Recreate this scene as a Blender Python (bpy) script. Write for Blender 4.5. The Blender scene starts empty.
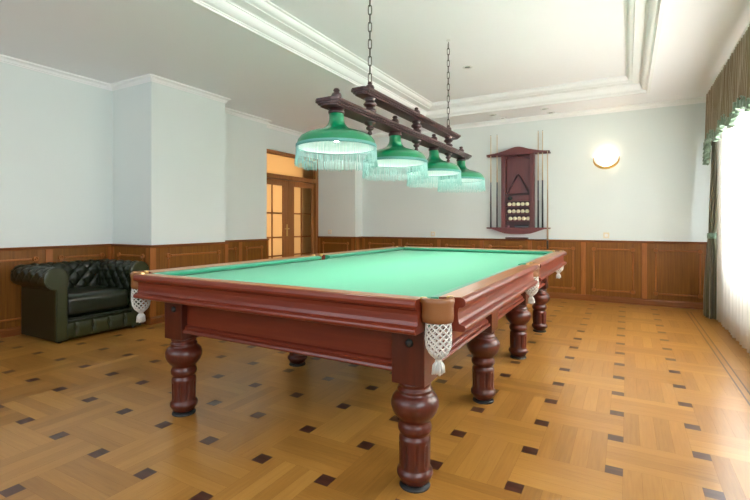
import bpy, bmesh, math, random
from mathutils import Vector, Matrix
random.seed(7)
PI = math.pi
S = bpy.context.scene
COL = S.collection

# ------------------------------------------------------------------ materials
MATS = {}
def new_mat(name):
    m = bpy.data.materials.new(name); m.use_nodes = True
    nt = m.node_tree
    return m, nt, nt.nodes['Principled BSDF']

def plain(name, col, rough=.5, metal=0., spec=.5, coat=0., coat_rough=.1, noise=0., nscale=6., bump=0., bscale=200., sheen=0.):
    m, nt, b = new_mat(name)
    b.inputs['Base Color'].default_value = (*col, 1)
    b.inputs['Roughness'].default_value = rough
    b.inputs['Metallic'].default_value = metal
    b.inputs['Specular IOR Level'].default_value = spec
    b.inputs['Coat Weight'].default_value = coat
    b.inputs['Coat Roughness'].default_value = coat_rough
    b.inputs['Sheen Weight'].default_value = sheen
    tc = nt.nodes.new('ShaderNodeTexCoord')
    if noise:
        n = nt.nodes.new('ShaderNodeTexNoise'); n.inputs['Scale'].default_value = nscale; n.inputs['Detail'].default_value = 5
        nt.links.new(tc.outputs['Object'], n.inputs['Vector'])
        mx = nt.nodes.new('ShaderNodeMix'); mx.data_type = 'RGBA'
        mx.inputs[6].default_value = (*[c*(1-noise) for c in col], 1)
        mx.inputs[7].default_value = (*[min(1, c*(1+noise)) for c in col], 1)
        nt.links.new(n.outputs['Fac'], mx.inputs[0]); nt.links.new(mx.outputs[2], b.inputs['Base Color'])
    if bump:
        n2 = nt.nodes.new('ShaderNodeTexNoise'); n2.inputs['Scale'].default_value = bscale; n2.inputs['Detail'].default_value = 3
        nt.links.new(tc.outputs['Object'], n2.inputs['Vector'])
        bp = nt.nodes.new('ShaderNodeBump'); bp.inputs['Strength'].default_value = bump; bp.inputs['Distance'].default_value = .003
        nt.links.new(n2.outputs['Fac'], bp.inputs['Height']); nt.links.new(bp.outputs[0], b.inputs['Normal'])
    MATS[name] = m
    return m

def wood(name, dark, light, axis='z', rough=.35, coat=.3, coat_rough=.15, fine=60., stretch=.05, contrast=(.3, .7), spec=.5):
    m, nt, b = new_mat(name)
    tc = nt.nodes.new('ShaderNodeTexCoord'); mp = nt.nodes.new('ShaderNodeMapping')
    sc = [fine]*3; sc['xyz'.index(axis)] = fine*stretch
    mp.inputs['Scale'].default_value = sc
    n = nt.nodes.new('ShaderNodeTexNoise'); n.inputs['Scale'].default_value = 1.; n.inputs['Detail'].default_value = 6; n.inputs['Roughness'].default_value = .6
    n.inputs['Distortion'].default_value = .4
    r = nt.nodes.new('ShaderNodeValToRGB')
    r.color_ramp.elements[0].position = contrast[0]; r.color_ramp.elements[1].position = contrast[1]
    r.color_ramp.elements[0].color = (*[c*.85 for c in dark], 1); r.color_ramp.elements[1].color = (*[c*.85 for c in light], 1)
    nt.links.new(tc.outputs['Object'], mp.inputs['Vector']); nt.links.new(mp.outputs[0], n.inputs['Vector'])
    nt.links.new(n.outputs['Fac'], r.inputs[0]); nt.links.new(r.outputs[0], b.inputs['Base Color'])
    b.inputs['Roughness'].default_value = max(.28, rough-.06*(coat > .1))
    b.inputs['Specular IOR Level'].default_value = spec+.3*coat
    MATS[name] = m
    return m

def sheer_mat(name, col, trans=.6, tcol=None, transparent=0.):
    m = bpy.data.materials.new(name); m.use_nodes = True; nt = m.node_tree; nt.nodes.clear()
    o = nt.nodes.new('ShaderNodeOutputMaterial'); mx = nt.nodes.new('ShaderNodeMixShader')
    d = nt.nodes.new('ShaderNodeBsdfDiffuse'); t = nt.nodes.new('ShaderNodeBsdfTranslucent')
    d.inputs[0].default_value = (*col, 1); t.inputs[0].default_value = (*(tcol or col), 1)
    mx.inputs[0].default_value = trans
    nt.links.new(d.outputs[0], mx.inputs[1]); nt.links.new(t.outputs[0], mx.inputs[2])
    out = mx.outputs[0]
    if transparent:
        m2 = nt.nodes.new('ShaderNodeMixShader'); tr = nt.nodes.new('ShaderNodeBsdfTransparent')
        m2.inputs[0].default_value = transparent
        nt.links.new(out, m2.inputs[1]); nt.links.new(tr.outputs[0], m2.inputs[2]); out = m2.outputs[0]
    nt.links.new(out, o.inputs[0])
    MATS[name] = m
    return m

def emit(name, col, strength):
    m, nt, b = new_mat(name)
    b.inputs['Base Color'].default_value = (*col, 1)
    b.inputs['Emission Color'].default_value = (*col, 1)
    b.inputs['Emission Strength'].default_value = strength
    MATS[name] = m
    return m

M_WALL = plain('mint_wall_paint', (.712, .765, .735), .6, noise=.025, nscale=1.2, bump=.05, bscale=300)
M_CEIL = plain('white_ceiling_paint', (.90, .895, .91), .65, noise=.015, nscale=1.)
M_PLASTER = plain('white_plaster_moulding', (.86, .865, .85), .5)
M_PANEL = wood('panel_veneer', (.160, .053, .007), (.285, .108, .014), 'z', .42, 0, .2, 45, .03, spec=.22)
M_POST = wood('panel_post_wood', (.30, .090, .014), (.42, .145, .026), 'z', .38, 0, .2, 50, .05, spec=.3)
M_RAILW = wood('panel_rail_wood', (.18, .048, .009), (.28, .088, .017), 'x', .38, 0, .2, 45, .05, spec=.3)
M_DOORW = wood('door_wood', (.30, .105, .027), (.44, .175, .050), 'z', .38, 0, .2, 45, .05, spec=.3)
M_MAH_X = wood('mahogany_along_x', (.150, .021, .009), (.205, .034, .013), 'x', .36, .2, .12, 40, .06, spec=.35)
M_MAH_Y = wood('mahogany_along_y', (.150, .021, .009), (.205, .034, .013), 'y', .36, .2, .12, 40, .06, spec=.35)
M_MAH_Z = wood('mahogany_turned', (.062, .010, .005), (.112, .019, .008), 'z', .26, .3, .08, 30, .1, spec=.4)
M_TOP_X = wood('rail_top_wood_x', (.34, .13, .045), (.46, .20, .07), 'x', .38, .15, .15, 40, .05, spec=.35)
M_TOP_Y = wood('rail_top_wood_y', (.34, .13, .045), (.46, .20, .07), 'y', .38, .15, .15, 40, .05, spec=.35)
M_BEAM = wood('dark_beam_wood', (.035, .012, .011), (.07, .024, .020), 'y', .4, .1, .12, 40, .06)
M_BEAMZ = wood('dark_turned_wood', (.026, .008, .008), (.055, .018, .015), 'z', .25, .5, .1, 40, .1)
M_RACK = wood('rack_wood', (.115, .016, .012), (.165, .028, .019), 'z', .4, .3, .2, 40, .06)
M_RACKD = wood('rack_dark_wood', (.055, .012, .012), (.09, .02, .02), 'x', .45, .2, .2, 40, .06)
M_FELT = plain('green_felt', (.044, .33, .175), .85, spec=.3, noise=.04, nscale=60, bump=.1, bscale=900, sheen=.12)
M_FELTC = plain('green_cushion_felt', (.016, .235, .125), .8, spec=.3, sheen=.2)
M_LEATHER_TAN = plain('tan_pocket_leather', (.20, .075, .02), .45, noise=.12, nscale=25, bump=.25, bscale=180)
M_ROPE = plain('white_cotton_rope', (.60, .58, .53), .85, bump=.4, bscale=400)
M_LEATHER = plain('dark_green_leather', (.009, .013, .005), .28, spec=.5, noise=.3, nscale=9, bump=.18, bscale=160)
M_LEATHER2 = plain('lit_green_leather', (.028, .033, .009), .3, spec=.45, noise=.3, nscale=7, bump=.18, bscale=160)  # same leather, greenish sheen of the lit fronts put into the colour
M_BLACK = plain('black_rubber', (.012, .012, .012), .5)
M_BRASS = plain('brass', (.72, .48, .18), .3, metal=1.)
M_GOLD = plain('gold_band', (.62, .38, .12), .35, metal=.8)
M_STEEL = plain('dark_chain_steel', (.10, .085, .075), .38, metal=.85)
M_GREEN = plain('green_enamel', (.0, .20, .075), .28, spec=.6, coat=.6, coat_rough=.06)
M_SHADEIN = plain('white_enamel', (.72, .76, .72), .4)
M_BAND = plain('teal_braid', (.10, .30, .26), .7)
M_FRINGE = sheer_mat('mint_fringe', (.36, .58, .54), .35)
M_BULB = emit('bulb_glow', (1., .98, .95), 13.)
M_SCONCE = emit('sconce_glass', (1., .90, .74), 3.)
M_IVORY = plain('ivory_ball', (.84, .78, .55), .15, coat=.5, coat_rough=.05)
M_PLASTIC = plain('cream_plastic', (.76, .66, .46), .35)
M_WHITEP = plain('white_metal_ring', (.75, .74, .72), .35)
M_LAMPGLASS = plain('downlight_reflector', (.5, .48, .45), .2, metal=.6)
M_MAPLE = wood('cue_maple', (.64, .48, .29), (.80, .64, .42), 'z', .3, .3, .2, 60, .05)
M_CUEBLK = plain('cue_black_butt', (.018, .018, .02), .3, coat=.4)
M_CUEGRY = plain('cue_grey_forearm', (.075, .085, .10), .3, coat=.4)
M_CUEBRN = plain('cue_brown_butt', (.36, .25, .15), .3, coat=.4)
M_CHALK = plain('pink_chalk', (.45, .2, .22), .8)
M_SHEER = sheer_mat('white_sheer', (.88, .86, .82), .62)
M_DRAPE = plain('olive_drape', (.115, .105, .05), .6, sheen=.3, noise=.15, nscale=14)
M_VAL = plain('olive_brown_valance', (.22, .155, .075), .55, sheen=.3, noise=.15, nscale=14)
M_RUFF = plain('green_ruffle', (.17, .25, .17), .5, sheen=.3, noise=.45, nscale=40)
M_AMBER = sheer_mat('amber_frosted_glass', (.50, .33, .14), .86, (.85, .66, .42))
M_GLASS = None
def glass():
    m = bpy.data.materials.new('window_glass'); m.use_nodes = True; nt = m.node_tree; nt.nodes.clear()
    o = nt.nodes.new('ShaderNodeOutputMaterial'); mx = nt.nodes.new('ShaderNodeMixShader')
    t = nt.nodes.new('ShaderNodeBsdfTransparent'); g = nt.nodes.new('ShaderNodeBsdfGlossy'); g.inputs['Roughness'].default_value = .02
    mx.inputs[0].default_value = .06
    nt.links.new(t.outputs[0], mx.inputs[1]); nt.links.new(g.outputs[0], mx.inputs[2]); nt.links.new(mx.outputs[0], o.inputs[0])
    return m
M_GLASS = glass()
M_PVC = plain('white_window_frame', (.82, .82, .80), .35)
M_GREYWALL = plain('corridor_paint', (.75, .66, .5), .7)
M_DARKWOOD = wood('blocker_dark_wood', (.05, .02, .01), (.09, .035, .015), 'z', .5, .1)
M_GROUND = plain('outside_paving', (.45, .45, .43), .9)

def floor_mat():
    m, nt, b = new_mat('oak_parquet')
    at = nt.nodes.new('ShaderNodeAttribute'); at.attribute_name = 'tone'
    ad = nt.nodes.new('ShaderNodeAttribute'); ad.attribute_name = 'along'
    tc = nt.nodes.new('ShaderNodeTexCoord')
    def grain(sc):
        mp = nt.nodes.new('ShaderNodeMapping'); mp.inputs['Scale'].default_value = sc
        n = nt.nodes.new('ShaderNodeTexNoise'); n.inputs['Scale'].default_value = 1; n.inputs['Detail'].default_value = 6; n.inputs['Distortion'].default_value = .5
        nt.links.new(tc.outputs['Object'], mp.inputs['Vector']); nt.links.new(mp.outputs[0], n.inputs['Vector'])
        return n
    gx = grain((5, 70, 1)); gy = grain((70, 5, 1))
    mf = nt.nodes.new('ShaderNodeMix'); mf.data_type = 'FLOAT'
    nt.links.new(ad.outputs['Fac'], mf.inputs[0]); nt.links.new(gx.outputs['Fac'], mf.inputs[2]); nt.links.new(gy.outputs['Fac'], mf.inputs[3])
    ramp = nt.nodes.new('ShaderNodeValToRGB')
    ramp.color_ramp.elements[0].color = (.215, .090, .016, 1); ramp.color_ramp.elements[1].color = (.48, .245, .058, 1)
    e = ramp.color_ramp.elements.new(.5); e.color = (.36, .165, .033, 1)
    s = nt.nodes.new('ShaderNodeMath'); s.operation = 'MULTIPLY_ADD'; s.inputs[1].default_value = .55; 
    nt.links.new(mf.outputs[0], s.inputs[0])
    t2 = nt.nodes.new('ShaderNodeMath'); t2.operation = 'MULTIPLY_ADD'; t2.inputs[1].default_value = .62; t2.inputs[2].default_value = -.08
    nt.links.new(at.outputs['Fac'], t2.inputs[0]); nt.links.new(t2.outputs[0], s.inputs[2])
    nt.links.new(s.outputs[0], ramp.inputs[0]); nt.links.new(ramp.outputs[0], b.inputs['Base Color'])
    b.inputs['Roughness'].default_value = .275
    b.inputs['Specular IOR Level'].default_value = .5
    b.inputs['Coat Weight'].default_value = 0
    return m
M_FLOOR = floor_mat()
M_INLAY = wood('dark_parquet_inlay', (.055, .018, .012), (.11, .035, .022), 'x', .25, .2, .1, 40, .1)
M_UNDER = plain('parquet_joint', (.20, .09, .03), .6)

# ------------------------------------------------------------------ mesh helpers
class MB:
    def __init__(s): s.bm = bmesh.new(); s.mi = 0
    def poly(s, pts, faces, smooth=False):
        vs = [s.bm.verts.new(p) for p in pts]
        for f in faces:
            try:
                fc = s.bm.faces.new([vs[i] for i in f]); fc.smooth = smooth; fc.material_index = s.mi
            except ValueError: pass
        return vs
    def box(s, x0, x1, y0, y1, z0, z1, bev=0., seg=2):
        pts = [(x, y, z) for z in (z0, z1) for y in (y0, y1) for x in (x0, x1)]
        fs = [(0, 2, 3, 1), (4, 5, 7, 6), (0, 1, 5, 4), (2, 6, 7, 3), (0, 4, 6, 2), (1, 3, 7, 5)]
        if bev:
            t = bmesh.new(); vs = [t.verts.new(p) for p in pts]
            for f in fs: t.faces.new([vs[i] for i in f])
            bmesh.ops.bevel(t, geom=t.edges[:], offset=bev, segments=seg, affect='EDGES', profile=.5)
            s.merge(t, smooth=False)
        else: s.poly(pts, fs)
    def merge(s, t, smooth=None):
        t.verts.ensure_lookup_table(); t.verts.index_update()
        s.poly([v.co.copy() for v in t.verts], [[v.index for v in f.verts] for f in t.faces], bool(smooth)); t.free()
    def grid(s, f, nu, nv, closeu=False, closev=False, smooth=True):
        pts = [f(i/nu if not closeu else i/nu, j/nv) for j in range(nv+(0 if closev else 1)) for i in range(nu+(0 if closeu else 1))]
        W = nu if closeu else nu+1; Hh = nv if closev else nv+1
        fs = []
        for j in range(nv):
            for i in range(nu):
                fs.append((j*W+i, j*W+(i+1) % W, ((j+1) % Hh)*W+(i+1) % W, ((j+1) % Hh)*W+i))
        s.poly(pts, fs, smooth)
    def lathe(s, prof, c=(0, 0, 0), n=24, a0=0., a1=2*PI, smooth=True, flute=None):
        full = abs(a1-a0-2*PI) < 1e-6
        k = n if full else n+1
        pts = []
        for r, z in prof:
            for i in range(k):
                a = a0+(a1-a0)*i/n
                rr = r if flute is None else flute(r, z, a)
                pts.append((c[0]+rr*math.cos(a), c[1]+rr*math.sin(a), c[2]+z))
        fs = []
        for j in range(len(prof)-1):
            for i in range(n):
                i2 = (i+1) % k
                fs.append((j*k+i, j*k+i2, (j+1)*k+i2, (j+1)*k+i))
        vs = s.poly(pts, fs, smooth)
        return vs
    def tube(s, path, r, n=6, closed=False, smooth=True, caps=True):
        path = [Vector(p) for p in path]; m = len(path); rings = []
        up = Vector((0, 0, 1))
        for i, p in enumerate(path):
            if closed: d = path[(i+1) % m]-path[i-1]
            else: d = path[min(i+1, m-1)]-path[max(i-1, 0)]
            d.normalize()
            u = up if abs(d.dot(up)) < .95 else Vector((1, 0, 0))
            a = d.cross(u).normalized(); b = a.cross(d).normalized()
            rr = r[i] if isinstance(r, (list, tuple)) else r
            rings.append([p+a*rr*math.cos(2*PI*k/n)+b*rr*math.sin(2*PI*k/n) for k in range(n)])
        pts = [q for rg in rings for q in rg]; fs = []
        for i in range(m if closed else m-1):
            j = (i+1) % m
            for k in range(n): fs.append((i*n+k, i*n+(k+1) % n, j*n+(k+1) % n, j*n+k))
        if not closed and caps:
            fs.append(tuple(range(n))[::-1]); fs.append(tuple((m-1)*n+k for k in range(n)))
        s.poly(pts, fs, smooth)
    def prism(s, pts2, a0, a1, axis='y', smooth=False):
        def P(p, a):
            return {'y': (p[0], a, p[1]), 'x': (a, p[0], p[1]), 'z': (p[0], p[1], a)}[axis]
        n = len(pts2)
        pts = [P(p, a0) for p in pts2]+[P(p, a1) for p in pts2]
        fs = [tuple(range(n)), tuple(range(2*n-1, n-1, -1))]+[(i, i+n, (i+1) % n+n, (i+1) % n) for i in range(n)]
        s.poly(pts, fs, smooth)
    def sweep(s, path, prof, closed=False, closeprof=True, smooth=False):
        n = len(path); rows = []
        for i in range(n):
            p = Vector(path[i])
            din = (p-Vector(path[i-1])).normalized() if (closed or i > 0) else None
            dout = (Vector(path[(i+1) % n])-p).normalized() if (closed or i < n-1) else None
            if din is None: din = dout
            if dout is None: dout = din
            n1 = Vector((-din.y, din.x)); n2 = Vector((-dout.y, dout.x))
            mt = (n1+n2); mt = mt/(1+n1.dot(n2)) if 1+n1.dot(n2) > .05 else n1
            rows.append([(p.x+mt.x*o, p.y+mt.y*o, z) for o, z in prof])
        k = len(prof); pts = [q for r in rows for q in r]; fs = []
        for i in range(n if closed else n-1):
            j = (i+1) % n
            for q in range(k if closeprof else k-1):
                fs.append((i*k+q, j*k+q, j*k+(q+1) % k, i*k+(q+1) % k))
        if not closed and closeprof:
            fs.append(tuple(range(k))); fs.append(tuple((n-1)*k+q for q in range(k-1, -1, -1)))
        s.poly(pts, fs, smooth)
    def sphere(s, c, r, seg=16, ring=10, sz=1.):
        pr = [(max(1e-5, r*math.sin(PI*i/ring)), -r*sz*math.cos(PI*i/ring)) for i in range(ring+1)]
        s.lathe(pr, c, seg)

def wloc(o):
    v = Vector((0, 0, 0))
    while o: v += o.location; o = o.parent
    return v
def obj(name, mb, mat, parent=None, loc=None, weld=True, autosmooth=False):
    bm = mb.bm
    if weld: bmesh.ops.remove_doubles(bm, verts=bm.verts[:], dist=1e-6)
    bmesh.ops.recalc_face_normals(bm, faces=bm.faces[:])
    me = bpy.data.meshes.new(name)
    base = (wloc(parent) if parent else Vector((0, 0, 0)))
    if loc is not None: base = Vector(loc)
    bmesh.ops.translate(bm, verts=bm.verts[:], vec=-base)
    bm.to_mesh(me); bm.free()
    for m in (mat if isinstance(mat, (list, tuple)) else [mat]): me.materials.append(m)
    o = bpy.data.objects.new(name, me); COL.objects.link(o)
    if parent:
        o.parent = parent; o.location = base-wloc(parent)
    else: o.location = base
    return o
def root(name, loc, label=None, cat=None, group=None, kind=None):
    o = bpy.data.objects.new(name, None); o.empty_display_size = .1; COL.objects.link(o); o.location = loc
    tag(o, label, cat, group, kind)
    return o
def tag(o, label=None, cat=None, group=None, kind=None):
    if label: o['label'] = label
    if cat: o['category'] = cat
    if group: o['group'] = group
    if kind: o['kind'] = kind
    return o
def struct(name, mb, mat, **k):
    o = obj(name, mb, mat, **k); o['kind'] = 'structure'; return o
def copy_thing(r, loc, label=None, group=None):
    c = r.copy(); COL.objects.link(c); c.location = loc
    if label: c['label'] = label
    if group: c['group'] = group
    for ch in list(r.children):
        d = ch.copy(); COL.objects.link(d); d.parent = c
        for g in ch.children:
            e = g.copy(); COL.objects.link(e); e.parent = d
    return c
def copy_part(p, parent, loc):
    c = p.copy(); COL.objects.link(c); c.parent = parent; c.location = Vector(loc)-wloc(parent)
    for g in p.children:
        e = g.copy(); COL.objects.link(e); e.parent = c
    return c

# ------------------------------------------------------------------ camera
CAMZ = 1.18
cd = bpy.data.cameras.new('camera'); cam = bpy.data.objects.new('camera', cd); COL.objects.link(cam)
cam.location = (0, 0, CAMZ); cam.rotation_euler = (PI/2, 0, .512)
cd.sensor_fit = 'HORIZONTAL'; cd.sensor_width = 36; cd.lens = 448/750*36
cd.shift_y = -(250-223.8)/750
cd.clip_start = .05
S.camera = cam

# ------------------------------------------------------------------ room shell
XR, YF, YB = 1.15, 7.62, -1.6       # window wall, far wall, wall behind the camera
XA, XC, XD, XE = -5.65, -4.865, -5.285, -5.47
YP = 7.36                            # front of the pier beside the door
ZC = 2.92; ZT = 3.10                 # ceiling, tray ceiling

# floor: pinwheel parquet, each plank a face with its own tone
SX, SY, OX, OY, MK = .386, .3715, -.0537, 2.428, .076
def floor_build():
    bm = bmesh.new()
    tone = bm.faces.layers.float.new('tone_f'); along = bm.faces.layers.float.new('along_f')
    XS = .694                       # parquet ends at the border strip
    def quad(x0, x1, y0, y1, z, mi, t=0., al=0., g=.0004):
        x0 = max(x0, XA-.2); x1 = min(x1, XS); y0 = max(y0, YB); y1 = min(y1, 7.30)
        if x1-x0 < .004 or y1-y0 < .004: return
        f = bm.faces.new([bm.verts.new(p) for p in ((x0+g, y0+g, z), (x1-g, y0+g, z), (x1-g, y1-g, z), (x0+g, y1-g, z))])
        f.material_index = mi; f[tone] = t; f[along] = al
    rnd = random.Random(3)
    h = MK/2
    for i in range(-16, 3):
        for j in range(-12, 14):
            X0 = OX+i*SX; Y0 = OY+j*SY
            whole = X0+h < XS and Y0+h < 7.3
            quad(X0-h, X0+h, Y0-h, Y0+h, 0, 1 if whole else 0, .5, 1.)
            base = rnd.uniform(.25, .75)
            N = 4
            if (i+j) % 2 == 0:      # planks along x
                x0, x1, y0, y1 = X0-h, X0+SX+h, Y0+h, Y0+SY-h
                for k in range(N):
                    quad(x0, x1, y0+(y1-y0)*k/N, y0+(y1-y0)*(k+1)/N, 0, 0, min(1, max(0, base+rnd.uniform(-.28, .28))), 0.)
            else:
                x0, x1, y0, y1 = X0+h, X0+SX-h, Y0-h, Y0+SY+h
                for k in range(N):
                    quad(x0+(x1-x0)*k/N, x0+(x1-x0)*(k+1)/N, y0, y1, 0, 0, min(1, max(0, base+rnd.uniform(-.28, .28))), 1.)
    def strip(x0, x1, y0, y1, mi, t, al):
        f = bm.faces.new([bm.verts.new(p) for p in ((x0, y0, 0), (x1, y0, 0), (x1, y1, 0), (x0, y1, 0))])
        f.material_index = mi; f[tone] = t; f[along] = al
    def planks_y(x0, x1, y0, y1, n):
        for k in range(n):
            a = x0+(x1-x0)*k/n; b = x0+(x1-x0)*(k+1)/n; y = y0-rnd.uniform(0, .8)
            while y < y1:
                l = rnd.uniform(.7, 1.2)
                strip(a+.0005, b-.0005, max(y, y0), min(y+l, y1)-.001, 0, rnd.uniform(.3, .8), 1.) if y+l > y0 else None
                y += l
    def planks_x(x0, x1, y0, y1, n):
        for k in range(n):
            a = y0+(y1-y0)*k/n; b = y0+(y1-y0)*(k+1)/n; x = x0-rnd.uniform(0, .8)
            while x < x1:
                l = rnd.uniform(.7, 1.2)
                strip(max(x, x0), min(x+l, x1)-.001, a+.0005, b-.0005, 0, rnd.uniform(.2, .6), 0.) if x+l > x0 else None
                x += l
    # border by the windows: two thin dark lines with a plank between
    strip(.694, .704, YB, 7.30, 1, 0, 1.)
    planks_y(.704, .739, YB, 7.30, 1)
    strip(.739, .749, YB, 7.30, 1, 0, 1.)
    planks_y(.749, XR+.2, YB, 7.30, 6)
    planks_x(XA, XR+.2, 7.30, YF+.1, 4)
    me = bpy.data.meshes.new('floor')
    n = len(bm.faces)
    tv = [f[tone] for f in bm.faces]; av = [f[along] for f in bm.faces]
    # joint colour under the planks
    f = bm.faces.new([bm.verts.new(p) for p in ((XA-2.2, YB-.2, -.0012), (XR+.3, YB-.2, -.0012), (XR+.3, YF+1., -.0012), (XA-2.2, YF+1., -.0012))]); f.material_index = 2
    tv.append(0.); av.append(0.)
    bm.to_mesh(me); bm.free()
    a = me.attributes.new('tone', 'FLOAT', 'FACE'); a.data.foreach_set('value', tv)
    a = me.attributes.new('along', 'FLOAT', 'FACE'); a.data.foreach_set('value', av)
    for m in (M_FLOOR, M_INLAY, M_UNDER): me.materials.append(m)
    o = bpy.data.objects.new('floor', me); COL.objects.link(o); o['kind'] = 'structure'
floor_build()

TOP = 3.2
b = MB()
b.box(-5.8, XA, YB-.15, 3.3, 0, TOP); b.box(-5.8, XC, 3.3, 4.405, 0, TOP); b.box(-5.8, XD, 4.405, 5.68, 0, TOP)
b.box(-5.62, XE, 5.68, YP, 2.485, TOP)
struct('wall_left', b, M_WALL)
b = MB()
b.box(-4.575, XR+.15, YF, YF+.15, 0, TOP); b.box(-5.62, -4.575, YP, YF+.15, 0, TOP)
struct('wall_back', b, M_WALL)
# window wall with two openings
W1 = (2.5, 6.4, .72, 2.62); W2 = (-1.2, 1.3, 1.15, 2.62)
b = MB()
b.box(XR, XR+.15, YB, W2[0], 0, TOP); b.box(XR, XR+.15, W2[1], W1[0], 0, TOP); b.box(XR, XR+.15, W1[1], YF, 0, TOP)
for w in (W1, W2):
    b.box(XR, XR+.15, w[0], w[1], 0, w[2]); b.box(XR, XR+.15, w[0], w[1], w[3], TOP)
struct('wall_right', b, M_WALL)
W3 = (-4.4, -1.2, 1.5, 2.68)
b = MB()
b.box(-5.8, W3[0], YB-.15, YB, 0, TOP); b.box(W3[1], XR+.15, YB-.15, YB, 0, TOP)
b.box(W3[0], W3[1], YB-.15, YB, 0, W3[2]); b.box(W3[0], W3[1], YB-.15, YB, W3[3], TOP)
struct('wall_front', b, M_WALL)

def window(name, axis, c, w, n):
    r = root(name, (c, w[0], w[2]) if axis == 'x' else (w[0], c, w[2]), kind='structure')
    f = MB(); p = MB(); t = .06
    def bx(m, a0, a1, z0, z1, d):
        if axis == 'x': m.box(c-d, c+d, a0, a1, z0, z1)
        else: m.box(a0, a1, c-d, c+d, z0, z1)
    bx(f, w[0], w[1], w[2], w[2]+t, .035); bx(f, w[0], w[1], w[3]-t, w[3], .035)
    for k in range(n+1):
        a = w[0]+(w[1]-w[0]-t)*k/n; bx(f, a, a+t, w[2]+t, w[3]-t, .035)
    bx(p, w[0]+t, w[1]-t, w[2]+t, w[3]-t, .004)
    obj('window_frame', f, M_PVC, r); obj('window_pane', p, M_GLASS, r)
window('window_1', 'x', XR+.09, W1, 4); window('window_2', 'x', XR+.09, W2, 2); window('window_3', 'y', YB-.09, W3, 3)

# ceiling with a raised tray
TX0, TX1, TY0, TY1 = -2.93, .23, .15, 6.88
b = MB()
xs = [-5.8, TX0, TX1, XR+.15]; ys = [YB-.15, TY0, TY1, YF+.15]
for i in range(3):
    for j in range(3):
        if i == 1 and j == 1: continue
        b.poly([(xs[i], ys[j], ZC), (xs[i+1], ys[j], ZC), (xs[i+1], ys[j+1], ZC), (xs[i], ys[j+1], ZC)], [(0, 1, 2, 3)])
rect = [(TX0, TY0), (TX1, TY0), (TX1, TY1), (TX0, TY1)]
b.poly([(TX0, TY0, ZT), (TX1, TY0, ZT), (TX1, TY1, ZT), (TX0, TY1, ZT)], [(0, 1, 2, 3)])
for k in range(4):
    p, q = rect[k], rect[(k+1) % 4]
    b.poly([(*p, ZC), (*q, ZC), (*q, ZT), (*p, ZT)], [(0, 1, 2, 3)])
b.poly([(-5.8, YB-.15, TOP), (XR+.15, YB-.15, TOP), (XR+.15, YF+.15, TOP), (-5.8, YF+.15, TOP)], [(0, 1, 2, 3)])
struct('ceiling', b, M_CEIL)
# tray mouldings: two crowns with a flat band between, swept round the opening (interior on the left)
def arc(cx, cz, r, a0, a1, n=6): return [(cx+r*math.cos(a0+(a1-a0)*i/n), cz+r*math.sin(a0+(a1-a0)*i/n)) for i in range(n+1)]
b = MB()
prof = [(-.035, ZC-.001), (-.035, ZC-.014), (.0, ZC-.014), (.004, ZC+.0), (.012, ZC+.004), (.014, ZC+.014)]
prof += [(.014+.055*math.sin(t*PI/2/6), ZC+.014+.066*(1-math.cos(t*PI/2/6))) for t in range(1, 7)]
prof += [(.078, ZC+.082), (.078, ZC+.092), (.088, ZC+.098), (.170, ZC+.104), (.170, ZC+.112), (.178, ZC+.116)]
prof += [(.178+.048*math.sin(t*PI/2/6), ZC+.116+.046*(1-math.cos(t*PI/2/6))) for t in range(1, 7)]
prof += [(.232, ZC+.164), (.245, ZC+.168), (.245, ZT)]
b.sweep(rect, prof, closed=True, closeprof=False, smooth=False)
struct('trim_1', b, M_PLASTER, weld=False)
# wall cornice
room = [(XR, YB), (XR, YF), (-4.575, YF), (-4.575, YP), (XE, YP), (XE, 5.68), (XD, 5.68), (XD, 4.405), (XC, 4.405), (XC, 3.3), (XA, 3.3), (XA, YB)]
b = MB()
prof = [(0, ZC-.068), (.010, ZC-.068), (.012, ZC-.056), (.018, ZC-.052)]
prof += [(.018+.028*(1-math.cos(t*PI/2/5)), ZC-.052+.032*math.sin(t*PI/2/5)) for t in range(1, 6)]
prof += [(.053, ZC-.016), (.056, ZC-.010), (.056, ZC), (0, ZC)]
b.sweep(room, prof, closed=True)
struct('trim_2', b, M_PLASTER, weld=False)

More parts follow.
